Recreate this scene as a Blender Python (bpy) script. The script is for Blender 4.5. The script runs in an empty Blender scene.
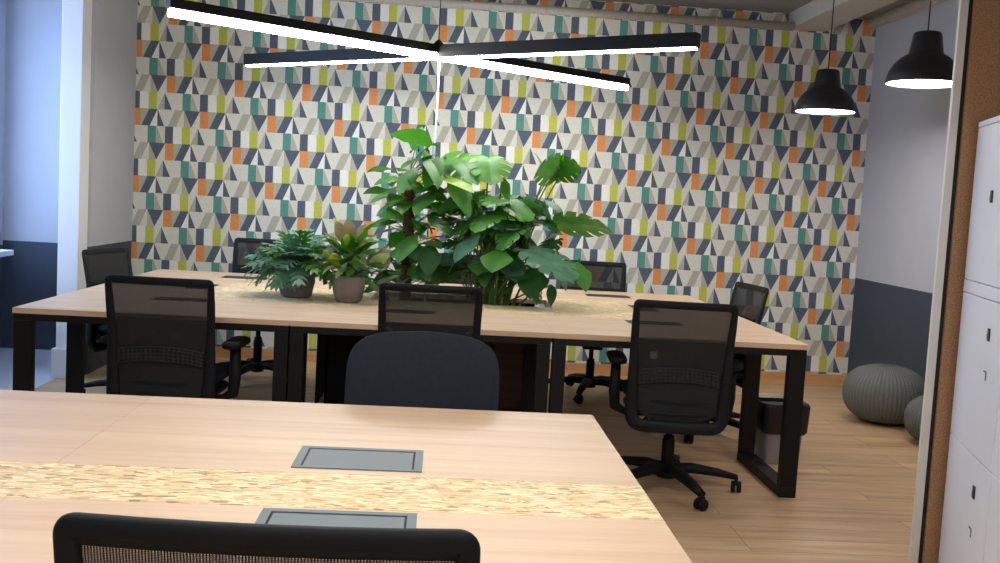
import bpy, bmesh, math, random
from mathutils import Vector, Matrix, Quaternion, noise
PI = math.pi
sc = bpy.context.scene
COL = sc.collection

# ------------------------------------------------------------------ camera, exposure, sky
F, YAW, PITCH, ROLL, CAMZ = 1011.2, .05996, .08231, .05502, 1.35
fw = Vector((math.sin(YAW)*math.cos(PITCH), math.cos(YAW)*math.cos(PITCH), -math.sin(PITCH)))
rt = Vector((math.cos(YAW), -math.sin(YAW), 0)); up = rt.cross(fw)
r2 = math.cos(ROLL)*rt + math.sin(ROLL)*up; u2 = -math.sin(ROLL)*rt + math.cos(ROLL)*up
cam = bpy.data.cameras.new('camera'); camo = bpy.data.objects.new('camera', cam); COL.objects.link(camo)
M = Matrix((r2, u2, -fw)).transposed().to_4x4(); M.translation = Vector((0, 0, CAMZ))
camo.matrix_world = M
cam.sensor_width = 36; cam.lens = 36*F/1000; cam.clip_start = .05
sc.camera = camo
sc.view_settings.view_transform = 'Standard'; sc.view_settings.look = 'None'
sc.view_settings.exposure = 0.45; sc.view_settings.gamma = 1; sc.view_settings.use_curve_mapping = False
sc.cycles.max_bounces = 8; sc.cycles.transparent_max_bounces = 12

SKY = 6.5
W = bpy.data.worlds.new('sky'); sc.world = W; W.use_nodes = True
bg = W.node_tree.nodes['Background']; bg.inputs[0].default_value = (.40, .60, 1.0, 1); bg.inputs[1].default_value = SKY

# lamp strengths
E_BAR, E_ADDED, E_PEND = 30.0, 26.0, 16.0

# ------------------------------------------------------------------ materials
def lin(c):
    return tuple((x/12.92 if x <= .04045 else ((x+.055)/1.055)**2.4) for x in c)
def mat(name, col, rough=.5, spec=.5, metal=0, var=0.0, vscale=6, bump=0, bscale=200, stretch=(1, 1, 1), emis=None, es=0, trans=0, coat=0):
    m = bpy.data.materials.new(name); m.use_nodes = True
    nt = m.node_tree; b = nt.nodes['Principled BSDF']
    b.inputs['Roughness'].default_value = rough; b.inputs['Metallic'].default_value = metal
    b.inputs['Specular IOR Level'].default_value = spec; b.inputs['Coat Weight'].default_value = coat
    b.inputs['Base Color'].default_value = (*col, 1)
    tc = nt.nodes.new('ShaderNodeTexCoord'); mp = nt.nodes.new('ShaderNodeMapping'); mp.inputs['Scale'].default_value = stretch
    nt.links.new(tc.outputs['Object'], mp.inputs[0])
    if var:
        n = nt.nodes.new('ShaderNodeTexNoise'); n.inputs['Scale'].default_value = vscale; n.inputs['Detail'].default_value = 4
        nt.links.new(mp.outputs[0], n.inputs[0])
        r = nt.nodes.new('ShaderNodeValToRGB'); r.color_ramp.elements[0].position = .3; r.color_ramp.elements[1].position = .7
        r.color_ramp.elements[0].color = (*[c*(1-var) for c in col], 1); r.color_ramp.elements[1].color = (*[min(1, c*(1+var)) for c in col], 1)
        nt.links.new(n.outputs[0], r.inputs[0]); nt.links.new(r.outputs[0], b.inputs['Base Color'])
    if bump:
        n = nt.nodes.new('ShaderNodeTexNoise'); n.inputs['Scale'].default_value = bscale
        nt.links.new(mp.outputs[0], n.inputs[0])
        bp = nt.nodes.new('ShaderNodeBump'); bp.inputs['Strength'].default_value = bump; bp.inputs['Distance'].default_value = .002
        nt.links.new(n.outputs[0], bp.inputs['Height']); nt.links.new(bp.outputs[0], b.inputs['Normal'])
    if emis: b.inputs['Emission Color'].default_value = (*emis, 1); b.inputs['Emission Strength'].default_value = es
    return m

def ramp(nt, fac, stops):
    r = nt.nodes.new('ShaderNodeValToRGB'); el = r.color_ramp.elements
    while len(el) < len(stops): el.new(.5)
    for e, (p, c) in zip(el, stops): e.position = p; e.color = (*c, 1)
    nt.links.new(fac, r.inputs[0]); return r.outputs[0]

def wood_mat(name, c0, c1, c2, rough=.42, sx=.35, sy=9):
    m = mat(name, c1, rough, .4); nt = m.node_tree; b = nt.nodes['Principled BSDF']
    tc = [n for n in nt.nodes if n.type == 'TEX_COORD'][0]
    mp = nt.nodes.new('ShaderNodeMapping'); mp.inputs['Scale'].default_value = (sx, sy, sy); nt.links.new(tc.outputs['Object'], mp.inputs[0])
    n = nt.nodes.new('ShaderNodeTexNoise'); n.inputs['Scale'].default_value = 2.2; n.inputs['Detail'].default_value = 7; n.inputs['Roughness'].default_value = .62; n.inputs['Distortion'].default_value = .35
    nt.links.new(mp.outputs[0], n.inputs[0])
    nt.links.new(ramp(nt, n.outputs[0], [(.28, c0), (.5, c1), (.74, c2)]), b.inputs['Base Color'])
    return m

def osb_mat(name, cols):
    m = mat(name, cols[1], .55, .3); nt = m.node_tree; b = nt.nodes['Principled BSDF']
    tc = [n for n in nt.nodes if n.type == 'TEX_COORD'][0]
    prev = None
    for k, (ang, s) in enumerate(((12, 1.0), (-28, 1.15), (45, .9), (-60, 1.1), (80, 1.0), (-8, 1.3))):
        mp = nt.nodes.new('ShaderNodeMapping'); mp.inputs['Rotation'].default_value = (0, 0, math.radians(ang)); mp.inputs['Scale'].default_value = (32*s, 115*s, 20); mp.inputs['Location'].default_value = (k*3.1, k*1.7, 0)
        nn = nt.nodes.new('ShaderNodeTexNoise'); nn.inputs['Scale'].default_value = 9; nt.links.new(tc.outputs['Object'], nn.inputs[0])
        ad = nt.nodes.new('ShaderNodeVectorMath'); ad.operation = 'MULTIPLY_ADD'; ad.inputs[1].default_value = (.03, .03, 0)
        nt.links.new(nn.outputs['Color'], ad.inputs[0]); nt.links.new(tc.outputs['Object'], ad.inputs[2]); nt.links.new(ad.outputs[0], mp.inputs[0])
        v = nt.nodes.new('ShaderNodeTexVoronoi'); v.inputs['Scale'].default_value = 1; nt.links.new(mp.outputs[0], v.inputs[0])
        sep = nt.nodes.new('ShaderNodeSeparateColor'); nt.links.new(v.outputs['Color'], sep.inputs[0])
        c = ramp(nt, sep.outputs[0], [(0, cols[0]), (.18, cols[1]), (.6, cols[2]), (1, cols[3])])
        if prev is None: prev = c
        else:
            th = nt.nodes.new('ShaderNodeMath'); th.operation = 'GREATER_THAN'; th.inputs[1].default_value = .60; nt.links.new(sep.outputs[1], th.inputs[0])
            mx = nt.nodes.new('ShaderNodeMix'); mx.data_type = 'RGBA'; nt.links.new(th.outputs[0], mx.inputs[0]); nt.links.new(prev, mx.inputs[6]); nt.links.new(c, mx.inputs[7]); prev = mx.outputs[2]
    nt.links.new(prev, b.inputs['Base Color'])
    return m

def floor_mat():
    m = mat('floor_planks', (.4, .25, .15), .42, .45); nt = m.node_tree; b = nt.nodes['Principled BSDF']
    tc = [n for n in nt.nodes if n.type == 'TEX_COORD'][0]
    br = nt.nodes.new('ShaderNodeTexBrick'); br.inputs['Scale'].default_value = 1; br.inputs['Brick Width'].default_value = 1.3; br.inputs['Row Height'].default_value = .155
    br.inputs['Mortar Size'].default_value = .0018; br.inputs['Color1'].default_value = (0, 0, 0, 1); br.inputs['Color2'].default_value = (1, 1, 1, 1); br.offset = .37; br.offset_frequency = 3
    nt.links.new(tc.outputs['Object'], br.inputs[0])
    mp = nt.nodes.new('ShaderNodeMapping'); mp.inputs['Scale'].default_value = (.8, 9, 9); nt.links.new(tc.outputs['Object'], mp.inputs[0])
    ad = nt.nodes.new('ShaderNodeVectorMath'); ad.operation = 'MULTIPLY_ADD'; ad.inputs[1].default_value = (9, 5, 3)
    nt.links.new(br.outputs['Color'], ad.inputs[0]); nt.links.new(mp.outputs[0], ad.inputs[2])
    n = nt.nodes.new('ShaderNodeTexNoise'); n.inputs['Scale'].default_value = 1.6; n.inputs['Detail'].default_value = 7; n.inputs['Roughness'].default_value = .6; n.inputs['Distortion'].default_value = .5
    nt.links.new(ad.outputs[0], n.inputs[0])
    c = ramp(nt, n.outputs[0], [(.25, lin((.69, .55, .41))), (.5, lin((.82, .68, .52))), (.75, lin((.89, .77, .62)))])
    mx = nt.nodes.new('ShaderNodeMix'); mx.data_type = 'RGBA'; mx.blend_type = 'MULTIPLY'; mx.inputs[0].default_value = 1
    tone = ramp(nt, br.outputs['Color'], [(0, (.86, .86, .86)), (1, (1, 1, 1))])
    nt.links.new(c, mx.inputs[6]); nt.links.new(tone, mx.inputs[7])
    m2 = nt.nodes.new('ShaderNodeMix'); m2.data_type = 'RGBA'; nt.links.new(br.outputs['Fac'], m2.inputs[0]); nt.links.new(mx.outputs[2], m2.inputs[6]); m2.inputs[7].default_value = (*lin((.55, .42, .30)), 1)
    nt.links.new(m2.outputs[2], b.inputs['Base Color'])
    return m

def mesh_mat():
    """open woven chair mesh: vertical threads with gaps between them"""
    m = bpy.data.materials.new('woven_mesh'); m.use_nodes = True; nt = m.node_tree; b = nt.nodes['Principled BSDF']
    b.inputs['Base Color'].default_value = (.012, .0115, .0125, 1); b.inputs['Roughness'].default_value = .8
    tc = nt.nodes.new('ShaderNodeTexCoord'); sep = nt.nodes.new('ShaderNodeSeparateXYZ'); nt.links.new(tc.outputs['Object'], sep.inputs[0])
    def saw(out, per):
        a = nt.nodes.new('ShaderNodeMath'); a.operation = 'MULTIPLY'; a.inputs[1].default_value = 2*PI/per; nt.links.new(out, a.inputs[0])
        s = nt.nodes.new('ShaderNodeMath'); s.operation = 'SINE'; nt.links.new(a.outputs[0], s.inputs[0]); return s.outputs[0]
    n = nt.nodes.new('ShaderNodeTexNoise'); n.inputs['Scale'].default_value = 40; nt.links.new(tc.outputs['Object'], n.inputs[0])
    w = nt.nodes.new('ShaderNodeMath'); w.operation = 'MULTIPLY_ADD'; w.inputs[1].default_value = .0015; nt.links.new(n.outputs[0], w.inputs[0]); nt.links.new(sep.outputs[0], w.inputs[2])
    sx = saw(w.outputs[0], .0036); sz = saw(sep.outputs[2], .0021)
    g1 = nt.nodes.new('ShaderNodeMath'); g1.operation = 'GREATER_THAN'; g1.inputs[1].default_value = .0; nt.links.new(sx, g1.inputs[0])
    g2 = nt.nodes.new('ShaderNodeMath'); g2.operation = 'GREATER_THAN'; g2.inputs[1].default_value = -.4; nt.links.new(sz, g2.inputs[0])
    mu = nt.nodes.new('ShaderNodeMath'); mu.operation = 'MULTIPLY'; nt.links.new(g1.outputs[0], mu.inputs[0]); nt.links.new(g2.outputs[0], mu.inputs[1])
    k = nt.nodes.new('ShaderNodeMath'); k.operation = 'MULTIPLY'; k.inputs[1].default_value = .27; nt.links.new(mu.outputs[0], k.inputs[0])
    tr = nt.nodes.new('ShaderNodeBsdfTransparent'); mx = nt.nodes.new('ShaderNodeMixShader')
    nt.links.new(k.outputs[0], mx.inputs[0]); nt.links.new(b.outputs[0], mx.inputs[1]); nt.links.new(tr.outputs[0], mx.inputs[2])
    nt.links.new(mx.outputs[0], nt.nodes['Material Output'].inputs[0])
    return m

def glass_mat():
    m = bpy.data.materials.new('window_glass'); m.use_nodes = True; nt = m.node_tree
    g = nt.nodes.new('ShaderNodeBsdfGlossy'); g.inputs['Roughness'].default_value = .02
    tr = nt.nodes.new('ShaderNodeBsdfTransparent'); mx = nt.nodes.new('ShaderNodeMixShader'); mx.inputs[0].default_value = .06
    nt.links.new(tr.outputs[0], mx.inputs[1]); nt.links.new(g.outputs[0], mx.inputs[2]); nt.links.new(mx.outputs[0], nt.nodes['Material Output'].inputs[0])
    return m

def leaf_mat(name, col, col2=None, rough=.36, tl=.22):
    m = mat(name, col, rough, .5, var=0); nt = m.node_tree; b = nt.nodes['Principled BSDF']; tc = [n for n in nt.nodes if n.type == 'TEX_COORD'][0]
    n = nt.nodes.new('ShaderNodeTexNoise'); n.inputs['Scale'].default_value = 14; n.inputs['Detail'].default_value = 3; nt.links.new(tc.outputs['Object'], n.inputs[0])
    c = ramp(nt, n.outputs[0], [(.3, tuple(x*.7 for x in col)), (.62, col), (.8, col2 or tuple(x*1.3 for x in col))])
    nt.links.new(c, b.inputs['Base Color'])
    t = nt.nodes.new('ShaderNodeBsdfTranslucent'); nt.links.new(c, t.inputs[0])
    mx = nt.nodes.new('ShaderNodeMixShader'); mx.inputs[0].default_value = tl
    nt.links.new(b.outputs[0], mx.inputs[1]); nt.links.new(t.outputs[0], mx.inputs[2]); nt.links.new(mx.outputs[0], nt.nodes['Material Output'].inputs[0])
    return m

def cork_mat():
    m = mat('cork', (.3, .16, .09), .9, .1); nt = m.node_tree; b = nt.nodes['Principled BSDF']; tc = [n for n in nt.nodes if n.type == 'TEX_COORD'][0]
    n = nt.nodes.new('ShaderNodeTexNoise'); n.inputs['Scale'].default_value = 210; n.inputs['Detail'].default_value = 3; nt.links.new(tc.outputs['Object'], n.inputs[0])
    nt.links.new(ramp(nt, n.outputs[0], [(.32, lin((.55, .41, .30))), (.5, lin((.68, .52, .39))), (.7, lin((.75, .60, .47)))]), b.inputs['Base Color'])
    return m

def knit_mat():
    m = mat('knit_yarn', lin((.40, .41, .40)), .9, .1); nt = m.node_tree; b = nt.nodes['Principled BSDF']; tc = [n for n in nt.nodes if n.type == 'TEX_COORD'][0]
    sep = nt.nodes.new('ShaderNodeSeparateXYZ'); nt.links.new(tc.outputs['Object'], sep.inputs[0])
    at = nt.nodes.new('ShaderNodeMath'); at.operation = 'ARCTAN2'; nt.links.new(sep.outputs[1], at.inputs[0]); nt.links.new(sep.outputs[0], at.inputs[1])
    a = nt.nodes.new('ShaderNodeMath'); a.operation = 'MULTIPLY'; a.inputs[1].default_value = 60; nt.links.new(at.outputs[0], a.inputs[0])
    s = nt.nodes.new('ShaderNodeMath'); s.operation = 'SINE'; nt.links.new(a.outputs[0], s.inputs[0])
    z = nt.nodes.new('ShaderNodeMath'); z.operation = 'MULTIPLY'; z.inputs[1].default_value = 520; nt.links.new(sep.outputs[2], z.inputs[0])
    s2 = nt.nodes.new('ShaderNodeMath'); s2.operation = 'SINE'; nt.links.new(z.outputs[0], s2.inputs[0])
    ad = nt.nodes.new('ShaderNodeMath'); ad.operation = 'MULTIPLY_ADD'; ad.inputs[1].default_value = .35; nt.links.new(s2.outputs[0], ad.inputs[0]); nt.links.new(s.outputs[0], ad.inputs[2])
    c = ramp(nt, ad.outputs[0], [(0, lin((.42, .43, .42))), (1, lin((.465, .475, .465)))]); nt.links.new(c, b.inputs['Base Color'])
    bp = nt.nodes.new('ShaderNodeBump'); bp.inputs['Distance'].default_value = .0015; nt.links.new(ad.outputs[0], bp.inputs['Height']); nt.links.new(bp.outputs[0], b.inputs['Normal'])
    return m

MT = {}
MT['cream'] = mat('wallpaper_cream', lin((.885, .88, .84)), .8, .2, var=.05, vscale=60)
MT['wp_navy'] = mat('wallpaper_navy', lin((.37, .405, .47)), .8, .2, var=.12, vscale=90)
MT['wp_teal'] = mat('wallpaper_teal', lin((.38, .60, .57)), .8, .2, var=.08, vscale=90)
MT['wp_orange'] = mat('wallpaper_orange', lin((.90, .60, .38)), .8, .2, var=.08, vscale=90)
MT['wp_yellow'] = mat('wallpaper_yellow', lin((.78, .79, .36)), .8, .2, var=.08, vscale=90)
MT['wp_taupe'] = mat('wallpaper_taupe', lin((.735, .725, .67)), .8, .2, var=.08, vscale=90)
MT['wp_white'] = mat('wallpaper_white', lin((.95, .95, .93)), .8, .2, var=.04, vscale=60)
MT['wall_grey'] = mat('wall_paint_grey', lin((.71, .71, .735)), .75, .25, var=.02, bump=.1)
MT['dado'] = mat('dado_paint_slate', lin((.255, .285, .325)), .7, .3, var=.05, bump=.1)
MT['ceiling'] = mat('ceiling_paint', lin((.55, .545, .535)), .9, .1, var=.08, vscale=3)
MT['beam'] = mat('beam_plaster', lin((.72, .70, .67)), .85, .2, var=.08, vscale=30, bump=.4, bscale=90)
MT['floor'] = floor_mat()
MT['tile'] = mat('tile_pale', lin((.90, .90, .92)), .3, .5, var=.03)
MT['white'] = mat('white_paint', lin((.90, .90, .91)), .4, .5, var=.01)
MT['post'] = mat('post_paint', lin((.86, .84, .80)), .5, .4, var=.01)
MT['locker'] = mat('locker_enamel', lin((.955, .95, .965)), .35, .5, var=.01)
MT['oak'] = wood_mat('oak_laminate', lin((.81, .665, .54)), lin((.87, .745, .63)), lin((.905, .79, .68)))
MT['edge'] = wood_mat('oak_edge', lin((.74, .58, .47)), lin((.80, .65, .54)), lin((.85, .71, .60)))
MT['skirt'] = wood_mat('skirting_wood', lin((.74, .55, .37)), lin((.83, .63, .44)), lin((.88, .70, .52)))
MT['brown_wood'] = wood_mat('brown_box_wood', lin((.24, .16, .11)), lin((.34, .23, .16)), lin((.42, .30, .22)))
MT['pallet'] = wood_mat('pallet_wood', lin((.45, .36, .25)), lin((.58, .48, .35)), lin((.68, .58, .45)))
MT['osb'] = osb_mat('strand_board', [lin((.68, .50, .33)), lin((.86, .73, .54)), lin((.92, .82, .64)), lin((.98, .93, .80))])
MT['cork'] = cork_mat()
MT['black'] = mat('black_metal', (.0045, .0045, .005), .5, .3, var=.1, bump=.05)
MT['plastic'] = mat('black_plastic', (.005, .005, .006), .6, .25, var=.1)
MT['grid_grey'] = mat('lumbar_grid_grey', (.022, .022, .024), .6, .3)
MT['shell'] = mat('navy_black_plastic', (.005, .006, .009), .55, .28, var=.1)
MT['fabric'] = mat('navy_fabric', (.011, .014, .023), .9, .15, var=.15, vscale=90, bump=.5, bscale=500)
MT['pad_fabric'] = mat('slate_fabric', (.015, .0185, .028), .85, .2, var=.10, vscale=60, bump=.4, bscale=500)
MT['mesh'] = mesh_mat()
MT['chrome'] = mat('dull_steel', (.35, .35, .36), .3, .5, metal=1)
MT['flap'] = mat('flap_grey', lin((.42, .45, .48)), .45, .4, metal=0, var=.03)
MT['flap_dark'] = mat('flap_slot', (.006, .006, .006), .6)
MT['flap_black'] = mat('flap_black', (.02, .02, .022), .4, .4)
MT['bin'] = mat('bin_grey', lin((.58, .58, .59)), .45, .4, var=.05)
MT['binbag'] = mat('bin_bag', (.008, .008, .009), .35, .5, var=.1, bump=1, bscale=30)
MT['pot'] = mat('pot_stoneware', lin((.43, .40, .39)), .75, .3, var=.12, vscale=25, bump=.3, bscale=120)
MT['pot2'] = mat('pot_taupe', lin((.50, .46, .42)), .75, .3, var=.10, vscale=25, bump=.3, bscale=120)
MT['soil'] = mat('soil', (.03, .02, .014), .95, .1, var=.4, vscale=60, bump=1, bscale=80)
MT['knit'] = knit_mat()
MT['glass'] = glass_mat()
MT['lamp_led'] = mat('led_diffuser', (.9, .9, .9), .5, emis=(.98, 1, .94), es=E_BAR)
MT['lamp_led_added'] = mat('led_diffuser_added', (.9, .9, .9), .5, emis=(1, .98, .92), es=E_ADDED)  # glow of the two unseen cross lamps added for room light
MT['pend_in'] = mat('lamp_inside_white', (.9, .9, .9), .5)
MT['pend_disc'] = mat('lamp_diffuser', (.9, .9, .9), .5, emis=(1, .95, .93), es=E_PEND)
MT['lamp_shade'] = mat('lamp_shade_black', (.012, .012, .016), .4, .5)
MT['cable'] = mat('cable_black', (.02, .02, .02), .5)
MT['white_cable'] = mat('cable_white', (.82, .82, .85), .4)
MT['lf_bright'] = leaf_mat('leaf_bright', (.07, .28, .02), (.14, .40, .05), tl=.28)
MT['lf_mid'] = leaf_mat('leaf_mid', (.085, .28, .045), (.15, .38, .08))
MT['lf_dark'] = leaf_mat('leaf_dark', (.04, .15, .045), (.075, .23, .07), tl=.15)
MT['lf_blue'] = leaf_mat('leaf_blue_green', (.13, .31, .19), (.27, .46, .32), rough=.45)
MT['lf_pale'] = leaf_mat('leaf_pale', (.42, .58, .26), (.68, .76, .5), tl=.3)
MT['lf_tan'] = leaf_mat('leaf_tan', (.30, .22, .10), (.52, .46, .20), rough=.6)
MT['lf_lime'] = leaf_mat('leaf_lime', (.34, .52, .04), (.55, .65, .12), tl=.35)
MT['stem'] = mat('plant_stem', (.09, .16, .04), .6, .3, var=.3, vscale=20)
MT['coir'] = mat('coir_pole', (.12, .06, .03), .95, .1, var=.4, vscale=60, bump=1, bscale=120)

# ------------------------------------------------------------------ mesh helpers
class MB:
    def __init__(s): s.bm = bmesh.new(); s.mats = []
    def mi(s, m):
        if m not in s.mats: s.mats.append(m)
        return s.mats.index(m)
    def face(s, pts, m, smooth=False):
        vs = [s.bm.verts.new(p) for p in pts]
        f = s.bm.faces.new(vs); f.material_index = s.mi(m); f.smooth = smooth; return f
    def box(s, lo, hi, m, mx=None, bev=0):
        x0, y0, z0 = lo; x1, y1, z1 = hi
        b = bmesh.new(); bmesh.ops.create_cube(b, size=1)
        for v in b.verts: v.co = Vector(((x0+x1)/2+v.co.x*(x1-x0), (y0+y1)/2+v.co.y*(y1-y0), (z0+z1)/2+v.co.z*(z1-z0)))
        if bev: bmesh.ops.bevel(b, geom=b.edges[:], offset=bev, segments=2, affect='EDGES', profile=.6)
        s.merge(b, m, mx, bool(bev) and False)
    def merge(s, b, m, mx=None, smooth=False):
        mp = {}
        for v in b.verts: mp[v] = s.bm.verts.new(mx @ v.co if mx else v.co)
        k = s.mi(m)
        for f in b.faces:
            try: nf = s.bm.faces.new([mp[v] for v in f.verts]); nf.material_index = k; nf.smooth = smooth or f.smooth
            except ValueError: pass
        b.free()
    def tube(s, pts, r, m, n=10, close=False, cap=True, sec=None, upv=None, mx=None):
        """sweep an ellipse (radius r or per-point (rw, rh)) along pts"""
        P = [Vector(p) for p in pts]; N = len(P); rings = []; k = s.mi(m)
        rr = r if isinstance(r, (list, tuple)) and len(r) == N and not (len(r) == 2 and N != 2) else [r]*N
        u = None
        for i in range(N):
            a = P[(i-1) % N] if (close or i > 0) else P[i]; c = P[(i+1) % N] if (close or i < N-1) else P[i]
            t = (c-a).normalized()
            if upv is not None: u = Vector(upv)
            elif u is None: u = Vector((0, 0, 1)) if abs(t.z) < .9 else Vector((0, 1, 0))
            u = (u - t*u.dot(t)); 
            if u.length < 1e-6: u = t.orthogonal()
            u.normalize(); w = t.cross(u)
            q = rr[i]; ru, rw = (q, q) if not isinstance(q, (list, tuple)) else q
            ring = []
            for j in range(n):
                an = 2*PI*j/n; ca, sa = math.cos(an), math.sin(an)
                if sec: e = 2/sec; ca = math.copysign(abs(ca)**e, ca); sa = math.copysign(abs(sa)**e, sa)
                p = P[i]+u*ru*ca+w*rw*sa
                ring.append(s.bm.verts.new(mx @ p if mx else p))
            rings.append(ring)
        for i in range(N if close else N-1):
            A, B = rings[i], rings[(i+1) % N]
            for j in range(n):
                f = s.bm.faces.new((A[j], A[(j+1) % n], B[(j+1) % n], B[j])); f.material_index = k; f.smooth = True
        if cap and not close:
            for R in (rings[0], rings[-1]):
                f = s.bm.faces.new(R); f.material_index = k
    def lathe(s, prof, m, n=32, c=(0, 0, 0), mx=None, rib=None, smooth=True):
        k = s.mi(m); rings = []
        for (r, z) in prof:
            ring = []
            for j in range(n):
                a = 2*PI*j/n; q = r*(1+(rib(a, z) if rib else 0))
                p = Vector((c[0]+q*math.cos(a), c[1]+q*math.sin(a), c[2]+z)); ring.append(s.bm.verts.new(mx @ p if mx else p))
            rings.append(ring)
        for A, B in zip(rings, rings[1:]):
            for j in range(n):
                f = s.bm.faces.new((A[j], A[(j+1) % n], B[(j+1) % n], B[j])); f.material_index = k; f.smooth = smooth
        for R in (rings[0], rings[-1]):
            f = s.bm.faces.new(R); f.material_index = k
    def grid(s, fn, nu, nv, m, thick=0, smooth=True, skip=None):
        """surface fn(u,v)->point, u,v in 0..1; optional solid thickness along normal"""
        k = s.mi(m); V = [[Vector(fn(i/nu, j/nv)) for j in range(nv+1)] for i in range(nu+1)]
        def nrm(i, j):
            a = V[min(i+1, nu)][j]-V[max(i-1, 0)][j]; b = V[i][min(j+1, nv)]-V[i][max(j-1, 0)][j] if False else V[i][min(j+1, nv)]-V[i][max(j-1, 0)]
            q = a.cross(b); return q.normalized() if q.length > 1e-12 else Vector((0, 0, 1))
        A = [[s.bm.verts.new(V[i][j]) for j in range(nv+1)] for i in range(nu+1)]
        B = [[s.bm.verts.new(V[i][j]-nrm(i, j)*thick) for j in range(nv+1)] for i in range(nu+1)] if thick else None
        ok = lambda i, j: 0 <= i < nu and 0 <= j < nv and not (skip and skip(i, j))
        for i in range(nu):
            for j in range(nv):
                if not ok(i, j): continue
                f = s.bm.faces.new((A[i][j], A[i+1][j], A[i+1][j+1], A[i][j+1])); f.material_index = k; f.smooth = smooth
                if thick:
                    f = s.bm.faces.new((B[i][j], B[i][j+1], B[i+1][j+1], B[i+1][j])); f.material_index = k; f.smooth = smooth
                    for (di, dj, p, q) in ((-1, 0, (i, j), (i, j+1)), (1, 0, (i+1, j+1), (i+1, j)), (0, -1, (i+1, j), (i, j)), (0, 1, (i, j+1), (i+1, j+1))):
                        if not ok(i+di, j+dj):
                            f = s.bm.faces.new((A[p[0]][p[1]], A[q[0]][q[1]], B[q[0]][q[1]], B[p[0]][p[1]])); f.material_index = k
    def build(s, name, parent=None, loc=None, normals=True):
        loose = [v for v in s.bm.verts if not v.link_faces]
        if loose: bmesh.ops.delete(s.bm, geom=loose, context='VERTS')
        if normals: bmesh.ops.recalc_face_normals(s.bm, faces=s.bm.faces[:])
        me = bpy.data.meshes.new(name); s.bm.to_mesh(me); s.bm.free()
        for m in s.mats: me.materials.append(MT[m])
        o = bpy.data.objects.new(name, me); COL.objects.link(o)
        if parent: o.parent = parent
        if loc: o.location = loc
        return o

def tag(o, label=None, cat=None, group=None, kind=None):
    for k, v in (('label', label), ('category', cat), ('group', group), ('kind', kind)):
        if v: o[k] = v
    return o
def thing(name, label, cat, loc=(0, 0, 0), rz=0, group=None):
    o = bpy.data.objects.new(name, None); COL.objects.link(o); o.empty_display_size = .1
    o.location = loc; o.rotation_euler = (0, 0, rz); return tag(o, label, cat, group)
def copy_tree(o, parent=None):
    c = o.copy(); COL.objects.link(c); c.parent = parent
    for ch in list(o.children): copy_tree(ch, c)
    return c
def struct(mb, name, loc=None):
    o = mb.build(name, loc=loc); o['kind'] = 'structure'; return o
def rbox(mb, cx, cy, hx, hy, z0, z1, r, m, mx=None, seg=6, round_edge=.008):
    """rounded rectangle slab with softened rims"""
    pts = []
    for (sx, sy, a0) in ((1, 1, 0), (-1, 1, 90), (-1, -1, 180), (1, -1, 270)):
        for i in range(seg+1):
            a = math.radians(a0+90*i/seg); pts.append((sx*(hx-r)+r*math.cos(a), sy*(hy-r)+r*math.sin(a)))
    e = min(round_edge, (z1-z0)/2.01); k = mb.mi(m); rings = []
    for (z, ins) in ((z0, e), (z0+e*.3, e*.3), (z0+e, 0), (z1-e, 0), (z1-e*.3, e*.3), (z1, e)):
        ring = []
        for (x, y) in pts:
            p = Vector((cx+x*(1-ins/hx), cy+y*(1-ins/hy), z)); ring.append(mb.bm.verts.new(mx @ p if mx else p))
        rings.append(ring)
    n = len(pts)
    for A, B in zip(rings, rings[1:]):
        for j in range(n):
            f = mb.bm.faces.new((A[j], A[(j+1) % n], B[(j+1) % n], B[j])); f.material_index = k; f.smooth = True
    for R in (rings[0], rings[-1]): mb.bm.faces.new(R).material_index = k

# ------------------------------------------------------------------ room shell
YW, XR, XL, XLL, ZC, YB = 7.87, 3.305, -2.36, -3.32, 2.90, -2.6
XP = -2.5                          # line where plank floor meets pale tiles
b = MB(); b.box((XP, YB, -.1), (XR, YW, 0), 'floor'); struct(b, 'floor')
b = MB(); b.box((XLL-.3, YB, -.1), (XP, YW, 0), 'tile'); struct(b, 'trim_1')
b = MB(); b.box((XLL-.3, YB-.2, ZC), (XR+.2, YW+.2, ZC+.2), 'ceiling'); struct(b, 'ceiling')
DZ = .872
def two_tone(lo, hi, name):
    b = MB(); b.box(lo, (hi[0], hi[1], DZ), 'dado'); b.box((lo[0], lo[1], DZ), hi, 'wall_grey'); return struct(b, name)
two_tone((XR, YB, 0), (XR+.2, YW+.2, ZC), 'wall_right')
two_tone((XLL-.3, YB-.2, 0), (XR+.2, YB, ZC), 'wall_front')
two_tone((XL-.12, 6.95, 0), (XL, YW, ZC), 'wall_left')
DZ = .825
two_tone((XLL-.3, YW, 0), (XL-.001, YW+.2, ZC), 'wall_alcove')
# alcove side wall with window opening y 5.2..7.45, z .8..2.5
b = MB()
WY0, WY1, WZ0, WZ1 = 4.9, 7.62, .79, 2.6
b.box((XLL-.3, YB, 0), (XLL, WY0, DZ), 'dado'); b.box((XLL-.3, YB, DZ), (XLL, WY0, ZC), 'wall_grey')
b.box((XLL-.3, WY0, 0), (XLL, YW, WZ0), 'dado'); b.box((XLL-.3, WY0, WZ1), (XLL, YW, ZC), 'wall_grey')
b.box((XLL-.3, WY1, WZ0), (XLL, YW, WZ1), 'wall_grey'); struct(b, 'wall_side')
b = MB()
for (lo, hi) in (((XLL-.2, WY0, WZ0), (XLL-.14, WY0+.06, WZ1)), ((XLL-.2, WY1-.06, WZ0), (XLL-.14, WY1, WZ1)), ((XLL-.2, WY0, WZ1-.06), (XLL-.14, WY1, WZ1)), ((XLL-.2, WY0, WZ0), (XLL-.14, WY1, WZ0+.06)), ((XLL-.2, (WY0+WY1)/2-.03, WZ0), (XLL-.14, (WY0+WY1)/2+.03, WZ1))):
    b.box(lo, hi, 'white')
w1 = struct(b, 'window_1')
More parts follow.
